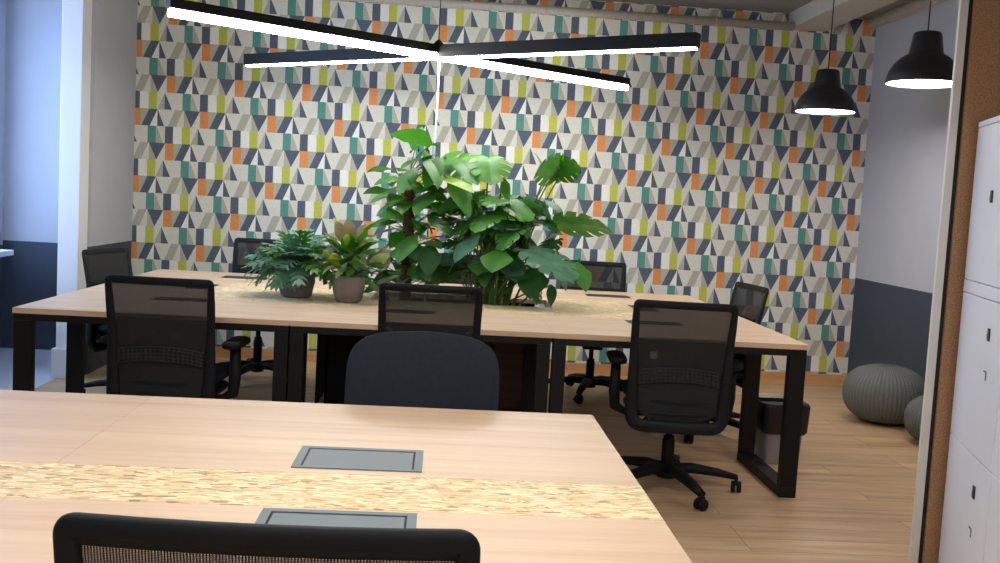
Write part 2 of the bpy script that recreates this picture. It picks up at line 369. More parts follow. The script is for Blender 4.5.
b = MB(); b.box((XLL-.175, WY0+.04, WZ0+.04), (XLL-.165, WY1-.04, WZ1-.04), 'glass'); b.build('window_pane', w1)
b = MB(); b.box((XLL-.14, WY0+.002, WZ0-.04), (XLL+.27, WY1-.2, WZ0-.001), 'white', bev=.006); b.build('window_sill', w1)
# white pillar at the end of the left wall, with its low plinth
b = MB(); b.box((XL-.150, 6.78, 0), (XL-.016, 6.95, ZC), 'white', bev=.006); b.box((XL-.17, 6.755, 0), (XL-.06, 6.955, .2), 'white', bev=.004); struct(b, 'trim_2')
# skirting
b = MB(); b.box((XL, YW-.014, 0), (XR, YW-.001, .085), 'skirt'); struct(b, 'baseboard_back')
# plaster beam, pipe, cable trunking under the ceiling
b = MB(); b.box((2.60, 3.2, 2.775), (2.90, YW-.001, ZC+.01), 'beam', bev=.012); struct(b, 'trim_3')
b = MB(); b.tube([(XL+.001, 7.72, 2.775), (2.6, 7.72, 2.775)], .032, 'beam', n=16)
for x in (-1.9, -.6, .7, 2.0): b.tube([(x-.012, 7.72, 2.775), (x+.012, 7.72, 2.775)], .036, 'beam', n=16)
struct(b, 'trim_4')
b = MB(); b.box((3.24, 3.9, 2.83), (XR-.001, YW-.001, 2.855), 'beam'); b.box((3.24, 3.9, 2.855), (3.255, YW-.001, ZC), 'beam'); struct(b, 'trim_5')

# patterned wallpaper wall: every printed shape is a polygon of the paper
def clip(poly, x0, x1, z0, z1):
    def cut(P, ax, lim, sgn):
        out = []
        for i in range(len(P)):
            a, c = P[i], P[(i+1) % len(P)]; ia = (a[ax]-lim)*sgn >= 0; ic = (c[ax]-lim)*sgn >= 0
            if ia: out.append(a)
            if ia != ic:
                t = (lim-a[ax])/(c[ax]-a[ax]); out.append((a[0]+(c[0]-a[0])*t, a[1]+(c[1]-a[1])*t))
        return out
    for ax, lim, sg in ((0, x0, 1), (0, x1, -1), (1, z0, 1), (1, z1, -1)):
        poly = cut(poly, ax, lim, sg)
        if len(poly) < 3: return None
    return poly
b = MB(); b.box((XL-.0, YW, 0), (XR+.2, YW+.2, ZC), 'cream')
ROWA = [('wp_orange', [(0, 0), (50, 0), (50, 100), (0, 100)]),
        ('wp_taupe', [(50, 0), (101, 0), (57, 100), (50, 100)]),
        ('wp_navy', [(101, 0), (150, 0), (106, 100), (57, 100)]),
        ('wp_white', [(150, 0), (150, 100), (106, 100)]),
        ('wp_navy', [(150, 0), (192, 100), (150, 100)]),
        ('wp_taupe', [(252, 0), (301, 0), (260, 100), (212, 100)]),
        ('wp_taupe', [(305, 0), (347, 95), (347, 100), (305, 100)]),
        ('wp_navy', [(305, 0), (400, 0), (349, 100)])]
ROWB = [('wp_teal', [(95, 0), (144, 0), (144, 100), (95, 100)]),
        ('wp_taupe', [(147, 0), (188, 100), (144, 100)]),
        ('wp_navy', [(197, 0), (244, 0), (244, 100), (197, 100)]),
        ('wp_yellow', [(297, 0), (345, 0), (345, 100), (297, 100)]),
        ('wp_taupe', [(390, 0), (390, 100), (349, 100)]),
        ('wp_navy', [(390, 0), (434, 100), (390, 100)]),
        ('wp_white', [(244, 0), (290, 0), (297, 50), (297, 100), (250, 100)])]
KW = YW/8.36; PP = .539*KW; U = PP/400
ax, az = 2.59*KW, 1.35+(2.18-1.35)*KW
for m in range(-6, 8):
    for k in range(-14, 5):
        for half in (0, 1):
            ox = ax + k*PP + half*PP/2; oz = az - m*PP - half*PP/2
            for rowdz, rows in ((0, ROWA), (-PP/4, ROWB)):
                for (mt, poly) in rows:
                    q = clip([(ox+x*U, oz+rowdz-z*U) for x, z in poly], XL+.001, XR-.001, .06, ZC-.001)
                    if q: b.face([(x, YW-.0006, z) for x, z in q], mt)
o = b.build('wall_back', normals=False); o['kind'] = 'structure'

# partition on the right: white post, dark gasket, cork facing
b = MB(); b.box((1.913, 3.795, 0), (1.944, 3.812, ZC), 'post', bev=.001); struct(b, 'trim_6')
b = MB(); b.box((1.944, 3.80, 0), (1.962, 3.815, ZC), 'flap_dark'); struct(b, 'trim_7')
b = MB(); b.box((1.962, 3.79, 0), (XR+.001, 3.815, ZC), 'cork'); struct(b, 'wall_partition')

# ------------------------------------------------------------------ benches
def cable_flap(parent, cx, cy, z, lx, ly, rot=0, fm='flap', lab=None):
    g = MB(); w, d = lx/2, ly/2; t = .018
    mx = Matrix.Translation((cx, cy, z)) @ Matrix.Rotation(rot, 4, 'Z')
    for lo, hi in (((-w, -d, 0), (-w+t, d, .003)), ((w-t, -d, 0), (w, d, .003)), ((-w+t, -d, 0), (w-t, -d+.012, .003)), ((-w+t, d-t, 0), (w-t, d, .003))): g.box(lo, hi, fm, mx)
    g.box((-w+t, -d+.012, 0), (w-t, d-t, .0006), 'flap_dark', mx)
    f = g.build('cable_flap', parent)
    if lab: f['label'] = lab
    g = MB(); g.box((-w+t+.005, -d+.0125, .0008), (w-t-.005, d-t-.007, .0022), fm, mx); g.build('flap_lid', f)
def leg_frame(parent, x0, x1, y0, y1, zt=.715, ty=.05, rear=True):
    for nm, z0, z1 in (('top_bar', zt-.032, zt), ('foot_bar', 0, .05)):
        fr = MB(); fr.box((x0, y0, z0), (x1, y1, z1), 'black', bev=.003); fr.build(nm, parent)
    for ya in ((y0, y1-ty) if rear else (y0,)):
        l = MB(); l.box((x0, ya, .05), (x1, ya+ty, zt-.032), 'black', bev=.003); l.build('leg', parent)
def panel(parent, name, x0, x1, y0, y1, m='oak', hole=None):
    p = MB()
    if hole:
        hx0, hx1, hy0, hy1 = hole
        for (a, c, d, e) in ((x0, hx0, y0, y1), (hx1, x1, y0, y1), (hx0, hx1, y0, hy0), (hx0, hx1, hy1, y1)): p.box((a, d, .715), (c, e, .74), m)
    else: p.box((x0, y0, .715), (x1, y1, .74), m, bev=.0015)
    return p.build(name, parent)
g1 = .0006
near = thing('desk_bench', 'long oak desk bench in the foreground with a narrow strand board strip', 'desk', (-.8, 2.03, 0))
near_inv = Vector((-.8, 2.03, 0))
def off(o, v):
    for ch in o.children: ch.location = ch.location - v
for (x0, x1) in ((-2.04, -.79), (-.79, .462)):
    for (y0, y1) in ((1.19, 1.91), (2.15, 2.865)):
        panel(near, 'desktop', x0+g1, x1-g1, y0, y1-g1)
panel(near, 'strand_board_strip', -2.04, .462, 1.911, 2.149, 'osb')
for (y0, y1) in ((1.22, 1.88), (2.18, 2.83)):
    leg_frame(near, -2.03, -1.95, y0, y1); leg_frame(near, -.83, -.75, y0, y1); leg_frame(near, .37, .45, y0, y1)
for ya in (1.22, 2.78):
    r = MB(); r.box((-1.95, ya, .683), (.37, ya+.04, .715), 'black'); r.build('rail', near)
cable_flap(near, -.16, 2.275, .74, .285, .185); cable_flap(near, -.165, 1.797, .74, .29, .185)
cable_flap(near, -1.41, 2.275, .74, .285, .185); cable_flap(near, -1.41, 1.797, .74, .29, .185)
off(near, near_inv)

TX0, TX1, TY0, TY1 = -1.91, 1.752, 4.635, 7.0
far = thing('desk_bench', 'large oak desk block with black frame legs, plants growing through its middle', 'desk', (-.09, 5.82, 0))
OX0, OX1, OY0, OY1 = -1.25, 1.12, 5.36, 6.28
for (y0, y1) in ((TY0, OY0), (OY1, TY1)):
    for (x0, x1) in ((TX0, -.675), (-.675, .54), (.54, TX1)): panel(far, 'desktop', x0+g1*.6, x1-g1*.6, y0+g1*.6, y1-g1*.6)
panel(far, 'desktop', TX0, OX0-g1, OY0, OY1); panel(far, 'desktop', OX1+g1, TX1, OY0, OY1)
panel(far, 'strand_board_strip', OX0, OX1, OY0, OY1, 'osb', hole=(-.38, .66, 5.74, 6.16))
for (y0, y1) in ((4.638, 5.34), (6.30, 6.985)):
    leg_frame(far, TX0+.005, TX0+.085, y0, y1); leg_frame(far, TX1-.085, TX1-.005, y0, y1)
    leg_frame(far, -.742, -.678, y0, y1); leg_frame(far, -.672, -.608, y0, y1 if y0 > 5 else 4.70, rear=y0 > 5)
    leg_frame(far, .467, .530, y0, y1); leg_frame(far, .542, .605, y0, y1)
for ya in (4.638, 6.945):
    for (x0, x1) in ((TX0+.085, -.742), (-.608, .467), (.605, TX1-.085)):
        r = MB(); r.box((x0, ya, .683), (x1, ya+.04, .715), 'black'); r.build('rail', far)
for (x, y) in ((-1.31, 5.26), (1.135, 5.22), (-.16, 5.20)): cable_flap(far, x, y, .74, .29, .12, 0, 'flap_black', 'black cable flap')
for (x, y) in ((-1.26, 6.66), (1.12, 6.64)): cable_flap(far, x, y, .74, .29, .14, 0, 'flap_black', 'black cable flap')
for (x, y) in ((-1.38, 5.97), (1.22, 5.95)): cable_flap(far, x, y, .74, .29, .13, PI/2, 'flap_black', 'black cable flap')
off(far, Vector((-.09, 5.82, 0)))

# ------------------------------------------------------------------ chairs (user faces local +y)
def back_loop(hb, ht, z0, z1, rc, n=7, inset=0):
    """closed rounded trapezoid, half widths hb (bottom) ht (top)"""
    P = []; cs = [(ht-inset, z1-inset), (-(ht-inset), z1-inset), (-(hb-inset), z0+inset), (hb-inset, z0+inset)]
    rcs = [rc, rc, .06, .06]
    for i in range(4):
        c = Vector(cs[i]); a = Vector(cs[i-1]); d = Vector(cs[(i+1) % 4]); r = rcs[i]
        p0 = c+(a-c).normalized()*r; p1 = c+(d-c).normalized()*r
        for k in range(n+1):
            t = k/n; P.append(((1-t)**2*p0+2*t*(1-t)*c+t*t*p1))
        q = Vector(cs[(i+1) % 4]); rn = rcs[(i+1) % 4]; e = q+(c-q).normalized()*rn
        for k in range(1, 6): P.append(p1+(e-p1)*k/6)
    return P
def bk(x, z):
    """point on the backrest surface: leans back, wraps around the sitter"""
    t = (z-.42)/.55
    return Vector((x, -.205-.075*t+.02*math.sin(t*PI)+.28*x*x, z))
def base_parts(root, ph=.035):
    m = MB(); m.lathe([(.03, .055), (.045, .06), (.045, .10), (.033, .125), (.028, .13)], 'plastic', 20)
    for k in range(5):
        a = 2*PI*k/5+ph; d = Vector((math.cos(a), math.sin(a), 0))
        m.tube([d*.02+Vector((0, 0, .100)), d*.12+Vector((0, 0, .108)), d*.25+Vector((0, 0, .092)), d*.34+Vector((0, 0, .074))], [(.026, .032), (.024, .030), (.019, .026), (.013, .020)], 'plastic', n=10, sec=3, upv=(0, 0, 1))
    m.build('star_base', root)
    g = MB(); g.lathe([(.03, .06), (.03, .24), (.026, .245), (.026, .26), (.016, .262), (.016, .36)], 'plastic', 16); g.build('gas_lift', root)
    for k in range(5):
        a = 2*PI*k/5+ph; c = MB(); mx = Matrix.Translation((math.cos(a)*.34, math.sin(a)*.34, 0)) @ Matrix.Rotation(a+.9*(k-2), 4, 'Z')
        for s in (-1, 1):
            w = Matrix.Translation((0, s*.014, .028)) @ Matrix.Rotation(PI/2, 4, 'X')
            c.lathe([(.004, -.010), (.024, -.010), (.028, -.006), (.028, .006), (.024, .010), (.004, .010)], 'plastic', 18, mx=mx @ w)
        c.tube([(-.03, 0, .03), (-.026, 0, .05), (-.008, 0, .062), (.014, 0, .056), (.024, 0, .04)], [(.008, .006)]*5, 'plastic', n=8, mx=mx)
        c.tube([(0, 0, .05), (0, 0, .075)], .007, 'plastic', n=8, mx=mx); c.build('castor', root)
def seat_parts(root):
    s = MB()
    def fn(u, v):
        a = 2*PI*u; ca, sa = math.cos(a), math.sin(a); e = 2/3.6
        r = math.sin(v*PI)**.35 if 0 < v < 1 else 0
        x = .24*r*math.copysign(abs(ca)**e, ca); y = .03+.235*r*math.copysign(abs(sa)**e, sa)
        z = .455+.035*math.cos(v*PI)*1.0 + .02*(x/.24)**2 - (.02*max(0, (y-.12)/.14)**2)
        return (x, y, z)
    s.grid(fn, 40, 14, 'fabric'); s.build('seat', root)
    p = MB()
    def sh(u, v):
        a = 2*PI*u; ca, sa = math.cos(a), math.sin(a); e = 2/3.2; r = math.sin(v*PI)**.5 if 0 < v < 1 else 0
        return (.225*r*math.copysign(abs(ca)**e, ca), .01+.22*r*math.copysign(abs(sa)**e, sa), .405+.03*math.cos(v*PI))
    p.grid(sh, 36, 10, 'shell'); p.box((-.07, -.09, .335), (.07, .10, .40), 'plastic', bev=.01)
    p.tube([(.07, .03, .365), (.20, .04, .365), (.235, .05, .36)], .006, 'plastic', n=8); p.build('seat_shell', root)
    for sx in (-1, 1):
        a = MB(); a.tube([(sx*.10, 0, .365), (sx*.22, 0, .365), (sx*.268, 0, .39), (sx*.275, 0, .46), (sx*.275, -.005, .60)], [(.014, .03), (.016, .030), (.026, .028), (.027, .027), (.023, .025)], 'plastic', n=10, sec=3)
        ar = a.build('armrest', root)
        pd = MB(); rbox(pd, sx*.272, .02, .043, .125, .605, .638, .035, 'plastic', round_edge=.012); pd.build('arm_pad', ar)
def mesh_chair(label, name='mesh_back_office_chair', group=None):
    root = thing(name, label, 'chair', group=group); base_parts(root); seat_parts(root)
    L = back_loop(.208, .222, .345, .918, .014)
    fr = MB(); pts = [bk(p.x, p.y) for p in L]
    rad = []
    for p in L:
        t = max(0, min(1, (p.y-.40)/.30)); w = .030*(1-t)+.018*t; w = .014 if p.y > .90 else w; rad.append((.008 if p.y > .6 else .018, w))
    # section: depth along back normal, width in the back plane
    fr.tube(pts, rad, 'shell', n=12, close=True, upv=(0, 1, 0), sec=3)
    fr.tube([bk(x/10*.21, .910) + Vector((0, .0, 0)) for x in range(-10, 11)], (.008, .014), 'shell', n=10, upv=(0, 1, 0), sec=3)
    bf = fr.build('back_frame', root)
    ms = MB()
    def fn(u, v):
        z = .36+v*(.915-.36-.01); hw = (.208+(.222-.208)*((z-.345)/.57))-.012
        if z < .46: hw -= .10*((.46-z)/.10)**2.2
        x = (u*2-1)*hw
        # keep corners inside the rounded frame
        
        return bk(x, z)+Vector((0, .004, 0))
    ms.grid(fn, 20, 14, 'mesh'); ms.build('back_mesh', root)
    ls = MB()
    def lsf(u, v):
        z = .362+v*.20; hw = .198
        if z < .46: hw -= .10*((.46-z)/.10)**2.2
        x = (u*2-1)*hw; zz = z+(.03*(1-(x/.2)**2) if v > .5 else 0)*(v-.5)*2
        return bk(x, zz)+Vector((0, .028-.0*v, 0))
    ls.grid(lsf, 20, 8, 'fabric', thick=.012); ls.build('lower_back_panel', root)
    lp = MB()   # lumbar plate with three windows and a grid of slots
    NU, NV = 34, 22; z0, z1 = .545, .745
    def lf(u, v): x = (u*2-1)*.200; z = z0+v*(z1-z0); return bk(x, z)+Vector((0, .022, 0))
    def skip(i, j):
        if j in (2, 4, 6) and i % 2 == 1 and 2 < i < NU-3: return True
        if 12 <= j <= 15 and (i in (5, 6, 7) or i in (12, 13, 14) or i in (21, 22, 23)): return True
        return False
    lp.grid(lf, NU, NV, 'plastic', thick=.004, skip=skip)
    lp.build('lumbar_support', root)
    lg = MB()
    def lgf(u, v): x = (u*2-1)*.19; z = .535+v*.07+.02*(1-(x/.19)**2); return bk(x, z)+Vector((0, -.006, 0))
    lg.grid(lgf, 38, 9, 'grid_grey', thick=.003, skip=lambda i, j: i % 2 == 1 and j in (1, 3, 5, 7)); lg.build('lumbar_grid', root)
    sp = MB(); sp.tube([(0, -.05, .365), (0, -.14, .352), (0, -.20, .345)], [(.014, .07), (.016, .09), (.014, .12)], 'plastic', n=10, sec=3)
    sp.build('back_bracket', root)
    return root
def padded_chair(label):
    root = thing('padded_office_chair', label, 'chair'); base_parts(root); seat_parts(root)
    p = MB(); H0, H1 = .49, .955
    def fn(u, v):
        a = 2*PI*u; ca, sa = math.cos(a), math.sin(a); e = 2/5.6
        r = math.sin(v*PI)**.22 if 0 < v < 1 else 0
        x = .232*r*math.copysign(abs(ca)**e, ca); zz = math.copysign(abs(sa)**e, sa)*r
        z = (H0+H1)/2+(H1-H0)/2*zz; 
        if z > .8: z -= .22*x*x*(z-.8)/.15*2.2
        q = bk(x, z); return q+Vector((0, .022*math.cos(v*PI), 0))
    p.grid(fn, 48, 14, 'pad_fabric'); p.build('backrest', root)
    sp = MB(); sp.tube([(0, -.05, .365), (0, -.20, .37), (0, -.268, .42), (0, -.275, .50), (0, -.285, .62)], [(.014, .05), (.016, .05), (.018, .045), (.012, .04), (.008, .035)], 'plastic', n=10, sec=3); sp.build('back_spine', root)
    return root
R = math.radians
def lift(root, dz):
    """the seat and back raised on the gas spring"""
    for ch in root.children:
        if ch.name.split('.')[0] not in ('star_base', 'castor'): ch.location.z += min(dz, .02) if ch.name.startswith('armrest') else dz
protoc = mesh_chair('black mesh-backed office chair in the foreground, cropped by the bottom of the photo')
first = True
for (x, y, rz, dz, lab) in (
    (-1.188, 4.66, -3, 0, 'black mesh office chair at the near left side of the planted desk block'),
    (-.035, 4.83, 0, .01, 'black mesh office chair mostly hidden behind the padded navy chair back'),
    (1.135, 4.72, -5, 0, 'black mesh office chair on five castors at the near right of the planted desk block'),
    (-1.80, 6.23, -106, -.02, 'dark office chair at the left end of the planted desk block, beside the white pillar'),
    (-1.235, 7.04, 180, .035, 'black mesh office chair behind the desk block, left of the fern pot'),
    (.12, 7.02, 180, 0, 'dark office chair behind the desk block, almost hidden by the tall climbing plant'),
    (1.09, 7.0, 176, 0, 'black mesh office chair behind the desk block, right of the monstera'),
    (1.635, 5.97, 97, -.02, 'black mesh office chair at the right end of the planted desk block')):
    c = copy_tree(protoc); c.location = (x, y, 0); c.rotation_euler.z = R(rz); c['label'] = lab
    if dz: lift(c, dz)
protoc.location = (-.168, 1.355, 0); protoc.rotation_euler.z = R(-1.5); lift(protoc, .050)
pc = padded_chair('navy padded office chair with rounded back facing the camera behind the foreground bench')
pc.location = (-.035, 2.80, 0); pc.rotation_euler.z = R(180); lift(pc, -.022)

# ------------------------------------------------------------------ lamps
def cross_light(name, label, cx, cy, z, hx=1.33, hy=1.0, led='lamp_led', cord=True):
    root = thing(name, label, 'ceiling lamp', (cx, cy, z))
    L = math.hypot(hx, hy); ang = math.atan2(hy, hx)
    for k, (a, z0, lw) in enumerate(((-ang, 0, .018), (ang, .0, .030))):
        hb = MB(); mx = Matrix.Rotation(a, 4, 'Z')
        if k == 0: hb.box((-L, -.032, .012), (L, .032, .085), 'black', mx, bev=.003)
        else: hb.box((-L, -.032, .036), (L, .032, .085), 'black', mx, bev=.003)
        h = hb.build('lamp_bar', root)
        d = MB()
        if k == 0: d.box((-L+.01, -.018, .002), (L-.01, .018, .0118), led, mx)
        else: d.box((-L+.01, -.030, .0), (L-.01, .030, .0358), led, mx, bev=.006)
        d.build('led_diffuser', h)
    c = MB(); c.tube([(0, 0, .085), (0, 0, ZC-z-.02)], .003, 'cable', n=8); c.lathe([(.04, ZC-z-.03), (.045, ZC-z-.002), (.02, ZC-z-.001)], 'black', 20)
    c.lathe([(.03, .08), (.03, .095), (.006, .12)], 'black', 16); c.build('suspension_cable', root)
    return root
cross_light('cross_pendant_lamp', 'black cross-shaped linear lamp with white LED strips above the plants', -.075, 6.12, 2.148, 1.315, 1.0)
cross_light('cross_pendant_lamp', 'added cross-shaped linear lamp, out of view, lighting the foreground bench', -.2, 1.75, 2.25, led='lamp_led_added')  # out of view; added to light the near bench, cross shape assumed
cross_light('cross_pendant_lamp', 'added cross-shaped linear lamp, unseen behind the camera, brightening the room', .2, -.9, 2.25, led='lamp_led_added')  # unseen extra lamp, added to raise the ambient light
c = MB(); c.tube([(-.066, 6.115, 2.146), (-.066, 6.11, 1.7), (-.087, 6.10, 1.2), (-.083, 6.09, .80), (-.08, 6.08, .5)], .0062, 'white_cable', n=8)
tag(c.build('power_cord'), 'white power cord hanging straight down from the cross lamp into the plants', 'cord')

def dome_lamp(label, x, y, z):
    root = thing('dome_pendant_lamp', label, 'ceiling lamp', (x, y, z), group=None)
    Rr = .193; s = MB()
    prof = [(Rr, 0)]
    for i in range(1, 11):
        a = i/10*R(62); prof.append((Rr*math.cos(a), .158*math.sin(a)/math.sin(R(62))))
    prof += [(.086, .170), (.072, .262), (.066, .272), (.05, .276), (.01, .278)]
    ins = [(r-.004 if r > .02 else r, zz-.003) for r, zz in prof if zz < .15][::-1]
    s.lathe(prof, 'lamp_shade', 48)
    # open bottom: remove cap at rim
    bm = s.bm; bm.faces.ensure_lookup_table()
    cap = [f for f in bm.faces if len(f.verts) == 48 and abs(f.calc_center_median().z) < .001]
    bmesh.ops.delete(bm, geom=cap, context='FACES')
    sh = s.build('lamp_shade', root)
    n = MB(); n.lathe([(Rr-.004, .001)]+[(max(r-.006, .01), max(zz-.004, .002)) for r, zz in prof[1:11]], 'pend_in', 48)
    bm = n.bm; cap = [f for f in bm.faces if len(f.verts) == 48 and abs(f.calc_center_median().z) < .002]
    bmesh.ops.delete(bm, geom=cap, context='FACES'); li = n.build('shade_lining', root)
    d = MB(); d.lathe([(Rr-.012, .012), (Rr-.012, .018)], 'pend_disc', 48); d.build('lamp_diffuser', root)
    c = MB(); c.tube([(0, 0, .276), (0, 0, ZC-z-.01)], .004, 'cable', n=8)
    if not (2.58 < x < 2.9): c.lathe([(.045, ZC-z-.03), (.05, ZC-z-.001)], 'black', 20)
    c.build('lamp_cable', root)
    return root
dome_lamp('black dome lamp nearest the white post, the larger-looking of the two', 2.53, 5.35, 2.08)
dome_lamp('added dome lamp, unseen behind the cork partition, lighting the right floor', 2.56, 4.2, 2.08)  # unseen, continues the row; added to brighten the floor on the right
dome_lamp('black dome lamp hanging in front of the wallpaper, the farther of the two', 2.475, 6.6, 2.03)

# ------------------------------------------------------------------ poufs, bin, planters
def pouf(label, x, y, r, h):
    root = MB(); pr = []
    for i in range(0, 25):
        a = -PI/2+PI*i/24; e = .75
        pr.append((max(.012, r*abs(math.cos(a))**e), h/2+h/2*math.copysign(abs(math.sin(a))**.9, math.sin(a))))
    root.lathe(pr, 'knit', 96, rib=None)
    o = root.build('knitted_pouf'); o.location = (x, y, 0); return tag(o, label, 'pouf', 'grey knitted poufs')
pouf('larger-looking grey knitted pouf touching the dark dado by the right wall', 3.0, 6.5, .272, .385)
pouf('grey knitted pouf nearer the camera, partly cut off by the white post', 3.085, 5.90, .212, .30)

bn = thing('waste_bin', 'grey waste bin with black liner standing beneath the right end of the desk block', 'bin', (1.898, 5.37, 0))
b = MB()
def sq(h, z): return [(sx*h, sy*h, z) for sx, sy in ((-1, -1), (1, -1), (1, 1), (-1, 1))]
def loft(mb, ringz, m, mx=None, cap=(True, False)):
    rings = []
    for (h, z) in ringz:
        pts = []
        for i in range(4):
            for t in range(6):
                a = PI/2*i+PI/4+ (t/6)*PI/2; ca, sa = math.cos(a), math.sin(a); e = 2/6
                pts.append((h*math.copysign(abs(ca)**e, ca), h*math.copysign(abs(sa)**e, sa), z))
        rings.append([mb.bm.verts.new(p) for p in pts])
    k = mb.mi(m)
    for A, B in zip(rings, rings[1:]):
        for j in range(24):
            f = mb.bm.faces.new((A[j], A[(j+1) % 24], B[(j+1) % 24], B[j])); f.material_index = k
    if cap[0]: mb.bm.faces.new(rings[0]).material_index = k
    if cap[1]: mb.bm.faces.new(rings[-1]).material_index = k
loft(b, [(.100, 0), (.114, .30), (.110, .30), (.095, .01)], 'bin'); b.build('bin_body', bn)
b = MB(); loft(b, [(.118, .165), (.128, .18), (.134, .315), (.130, .33), (.113, .322), (.095, .05)], 'binbag', cap=(False, True)); b.build('bin_liner', bn)

def slat_base(x0, x1, y0, y1):
    o = MB()
    for i in range(4):
        ya = y0+(y1-y0-.09)*i/3; o.box((x0, ya, .11), (x1, ya+.09, .13), 'pallet')
    for i in range(3):
        xa = x0+(x1-x0-.08)*i/2; o.box((xa, y0, 0), (xa+.08, y1, .11), 'pallet')
    return tag(o.build('wooden_pallet'), 'low slatted wooden pallet under the desk block carrying the planters', 'pallet')
slat_base(-.66, .62, 5.66, 6.26)
def planter(name, label, x0, x1, y0, y1, z0, z1, m):
    root = thing(name, label, 'planter', ((x0+x1)/2, (y0+y1)/2, z0)); w, d, h = (x1-x0)/2, (y1-y0)/2, z1-z0; t = .018
    o = MB(); o.box((-w, -d, 0), (w, -d+t, h), m, bev=.003); o.box((-w, d-t, 0), (w, d, h), m, bev=.003); o.box((-w, -d, 0), (-w+t, d, h), m, bev=.003); o.box((w-t, -d, 0), (w, d, h), m, bev=.003); o.box((-w, -d, 0), (w, d, .02), m)
    o.build('box', root); s = MB(); s.box((-w+t, -d+t, .02), (w-t, d-t, h-.04), 'soil'); s.build('soil', root)
planter('planter_box', 'black planter box on the pallet under the desk block, left one', -.62, .02, 5.70, 6.2, .13, .60, 'plastic')
planter('planter_box', 'brown wooden planter box on the pallet under the desk block, right one', .07, .58, 5.70, 6.2, .13, .60, 'brown_wood')

# ------------------------------------------------------------------ plants
rnd = random.Random(5)
def leaf(mb, org, az, el, L, Wd, m, kind='heart', droop=.8, roll=0, fold=.18, lobes=5):
    """blade starting at org, heading azimuth az / elevation el (deg), bending down by droop rad"""
    az, el = R(az), R(el); d = Vector((math.cos(az)*math.cos(el), math.sin(az)*math.cos(el), math.sin(el)))
    side = Vector((-math.sin(az), math.cos(az), 0)); side = Quaternion(d, R(roll)) @ side
    NS = 10; p = Vector(org); sp = [p.copy()]; ds = [d.copy()]
    for i in range(NS):
        q = Quaternion(side, droop/NS); d = q @ d; p = p+d*(L/NS); sp.append(p.copy()); ds.append(d.copy())
    def at(t, w):      # t along the midrib, w signed distance across
        t = max(0, min(.9999, t)); f = t*NS; i = int(f); c = sp[i].lerp(sp[i+1], f-i); dd = ds[i].lerp(ds[i+1], f-i).normalized()
        nn = side.cross(dd).normalized()*-1
        a = abs(w)/max(Wd, 1e-6); return c+side*w - nn*(-fold*abs(w)) - nn*(.5*a*a*Wd*.6)
    k = mb.mi(m)
    def quad(a, b_, c, e):
        try:
            f = mb.bm.faces.new([mb.bm.verts.new(v) for v in (a, b_, c, e)]); f.material_index = k; f.smooth = True
        except ValueError: pass
    def strip(rows):
        vr = [[mb.bm.verts.new(v) for v in r_] for r_ in rows]
        for A, B in zip(vr, vr[1:]):
            for j in range(len(A)-1):
                f = mb.bm.faces.new((A[j], A[j+1], B[j+1], B[j])); f.material_index = k; f.smooth = True
    h = Wd/2
    if kind in ('heart', 'lance', 'strap'):
        rows = []
        for i in range(9):
            t = i/8
            if kind == 'heart': w = h*(math.sin(min(1, t*1.25+.18)*PI*.5) if t < .3 else math.cos((t-.3)/.7*PI/2)**.8)
            elif kind == 'lance': w = h*math.sin(t**.8*PI)**.75 if 0 < t < 1 else .001
            else: w = h*math.sin((.08+t*.92)*PI)**.5
            w = max(w, .0008)
            back = -.13*L*(1 if i == 0 and kind == 'heart' else 0)
            rows.append([at(t+(back/L)*0, -w), at(t, -w*.5), at(t, 0), at(t, w*.5), at(t, w)])
        strip(rows)
        if kind == 'heart':
            for s in (-1, 1):      # basal lobes
                a = at(0, 0); d0 = ds[0]
                strip([[a, at(0, s*h*.5), at(0, s*h*max(.1, math.sin(.18*PI/2)*1.0))], [a-d0*.02*L+side*s*h*.25, a-d0*.13*L+side*s*h*.42, a-d0*.05*L+side*s*h*.62], ])
    elif kind == 'monstera':
        for s in (-1, 1):
            edge = []
            def wid(t): return h*(.78+.3*math.sin(min(t/.35, 1)*PI/2)) if t < .35 else h*1.08*math.cos((t-.35)/.65*PI/2)**.62
            # inner, uncut part
            rows = []
            for i in range(11):
                t = i/10; w = wid(t)*.55; rows.append([at(t, 0), at(t, s*w*.5), at(t, s*max(w, .001))])
            strip(rows)
            # fingers sweeping forward, separated by cuts
            for q in range(lobes):
                t0 = q/lobes*.93; t1 = t0+.93/lobes*.84
                ad = .10+.05*q/lobes; w0 = .52
                a0, a1 = at(t0, s*wid(t0)*w0), at(t1, s*wid(t1)*w0)
                m0, m1 = at(t0+ad*.5, s*wid(min(1, t0+ad*.5))*.78), at(t1+ad*.5, s*wid(min(1, t1+ad*.4))*.78)
                e0, e1 = at(t0+ad+.02, s*wid(min(1, t0+ad))*.97), at(t1+ad-.01, s*wid(min(1, t1+ad))*.95)
                strip([[a0, a1], [m0, m1], [e0, e1]])
            # back lobe
            a = at(0, 0); d0 = ds[0]
            strip([[a, at(.0, s*h*.3), at(0, s*h*.76)], [a-d0*L*.02, a-d0*L*.16+side*s*h*.35, a-d0*L*.08+side*s*h*.66]])
    elif kind == 'pinnate':
        strip([[at(i/8, -.006), at(i/8, .006)] for i in range(9)])
        for s in (-1, 1):
            for q in range(lobes):
                t = .12+.8*q/lobes; ww = h*math.sin(PI*(.2+.75*q/lobes))**.7; la = .16
                b0 = at(t, 0); b1 = at(t+.08, 0); m0 = at(t+la*.4, s*ww*.55); m1 = at(t+.11+la*.4, s*ww*.55); tip = at(t+la, s*ww); tp2 = at(t+la+.04, s*ww*.96)
                dr = Vector((0, 0, -.12*ww)); strip([[b0, b1], [m0, m1], [tip+dr, tp2+dr]])
        strip([[at(.86, -.010), at(.86, .010)], [at(.94, -.012), at(.94, .012)], [at(.999, -.001), at(.999, .001)]])
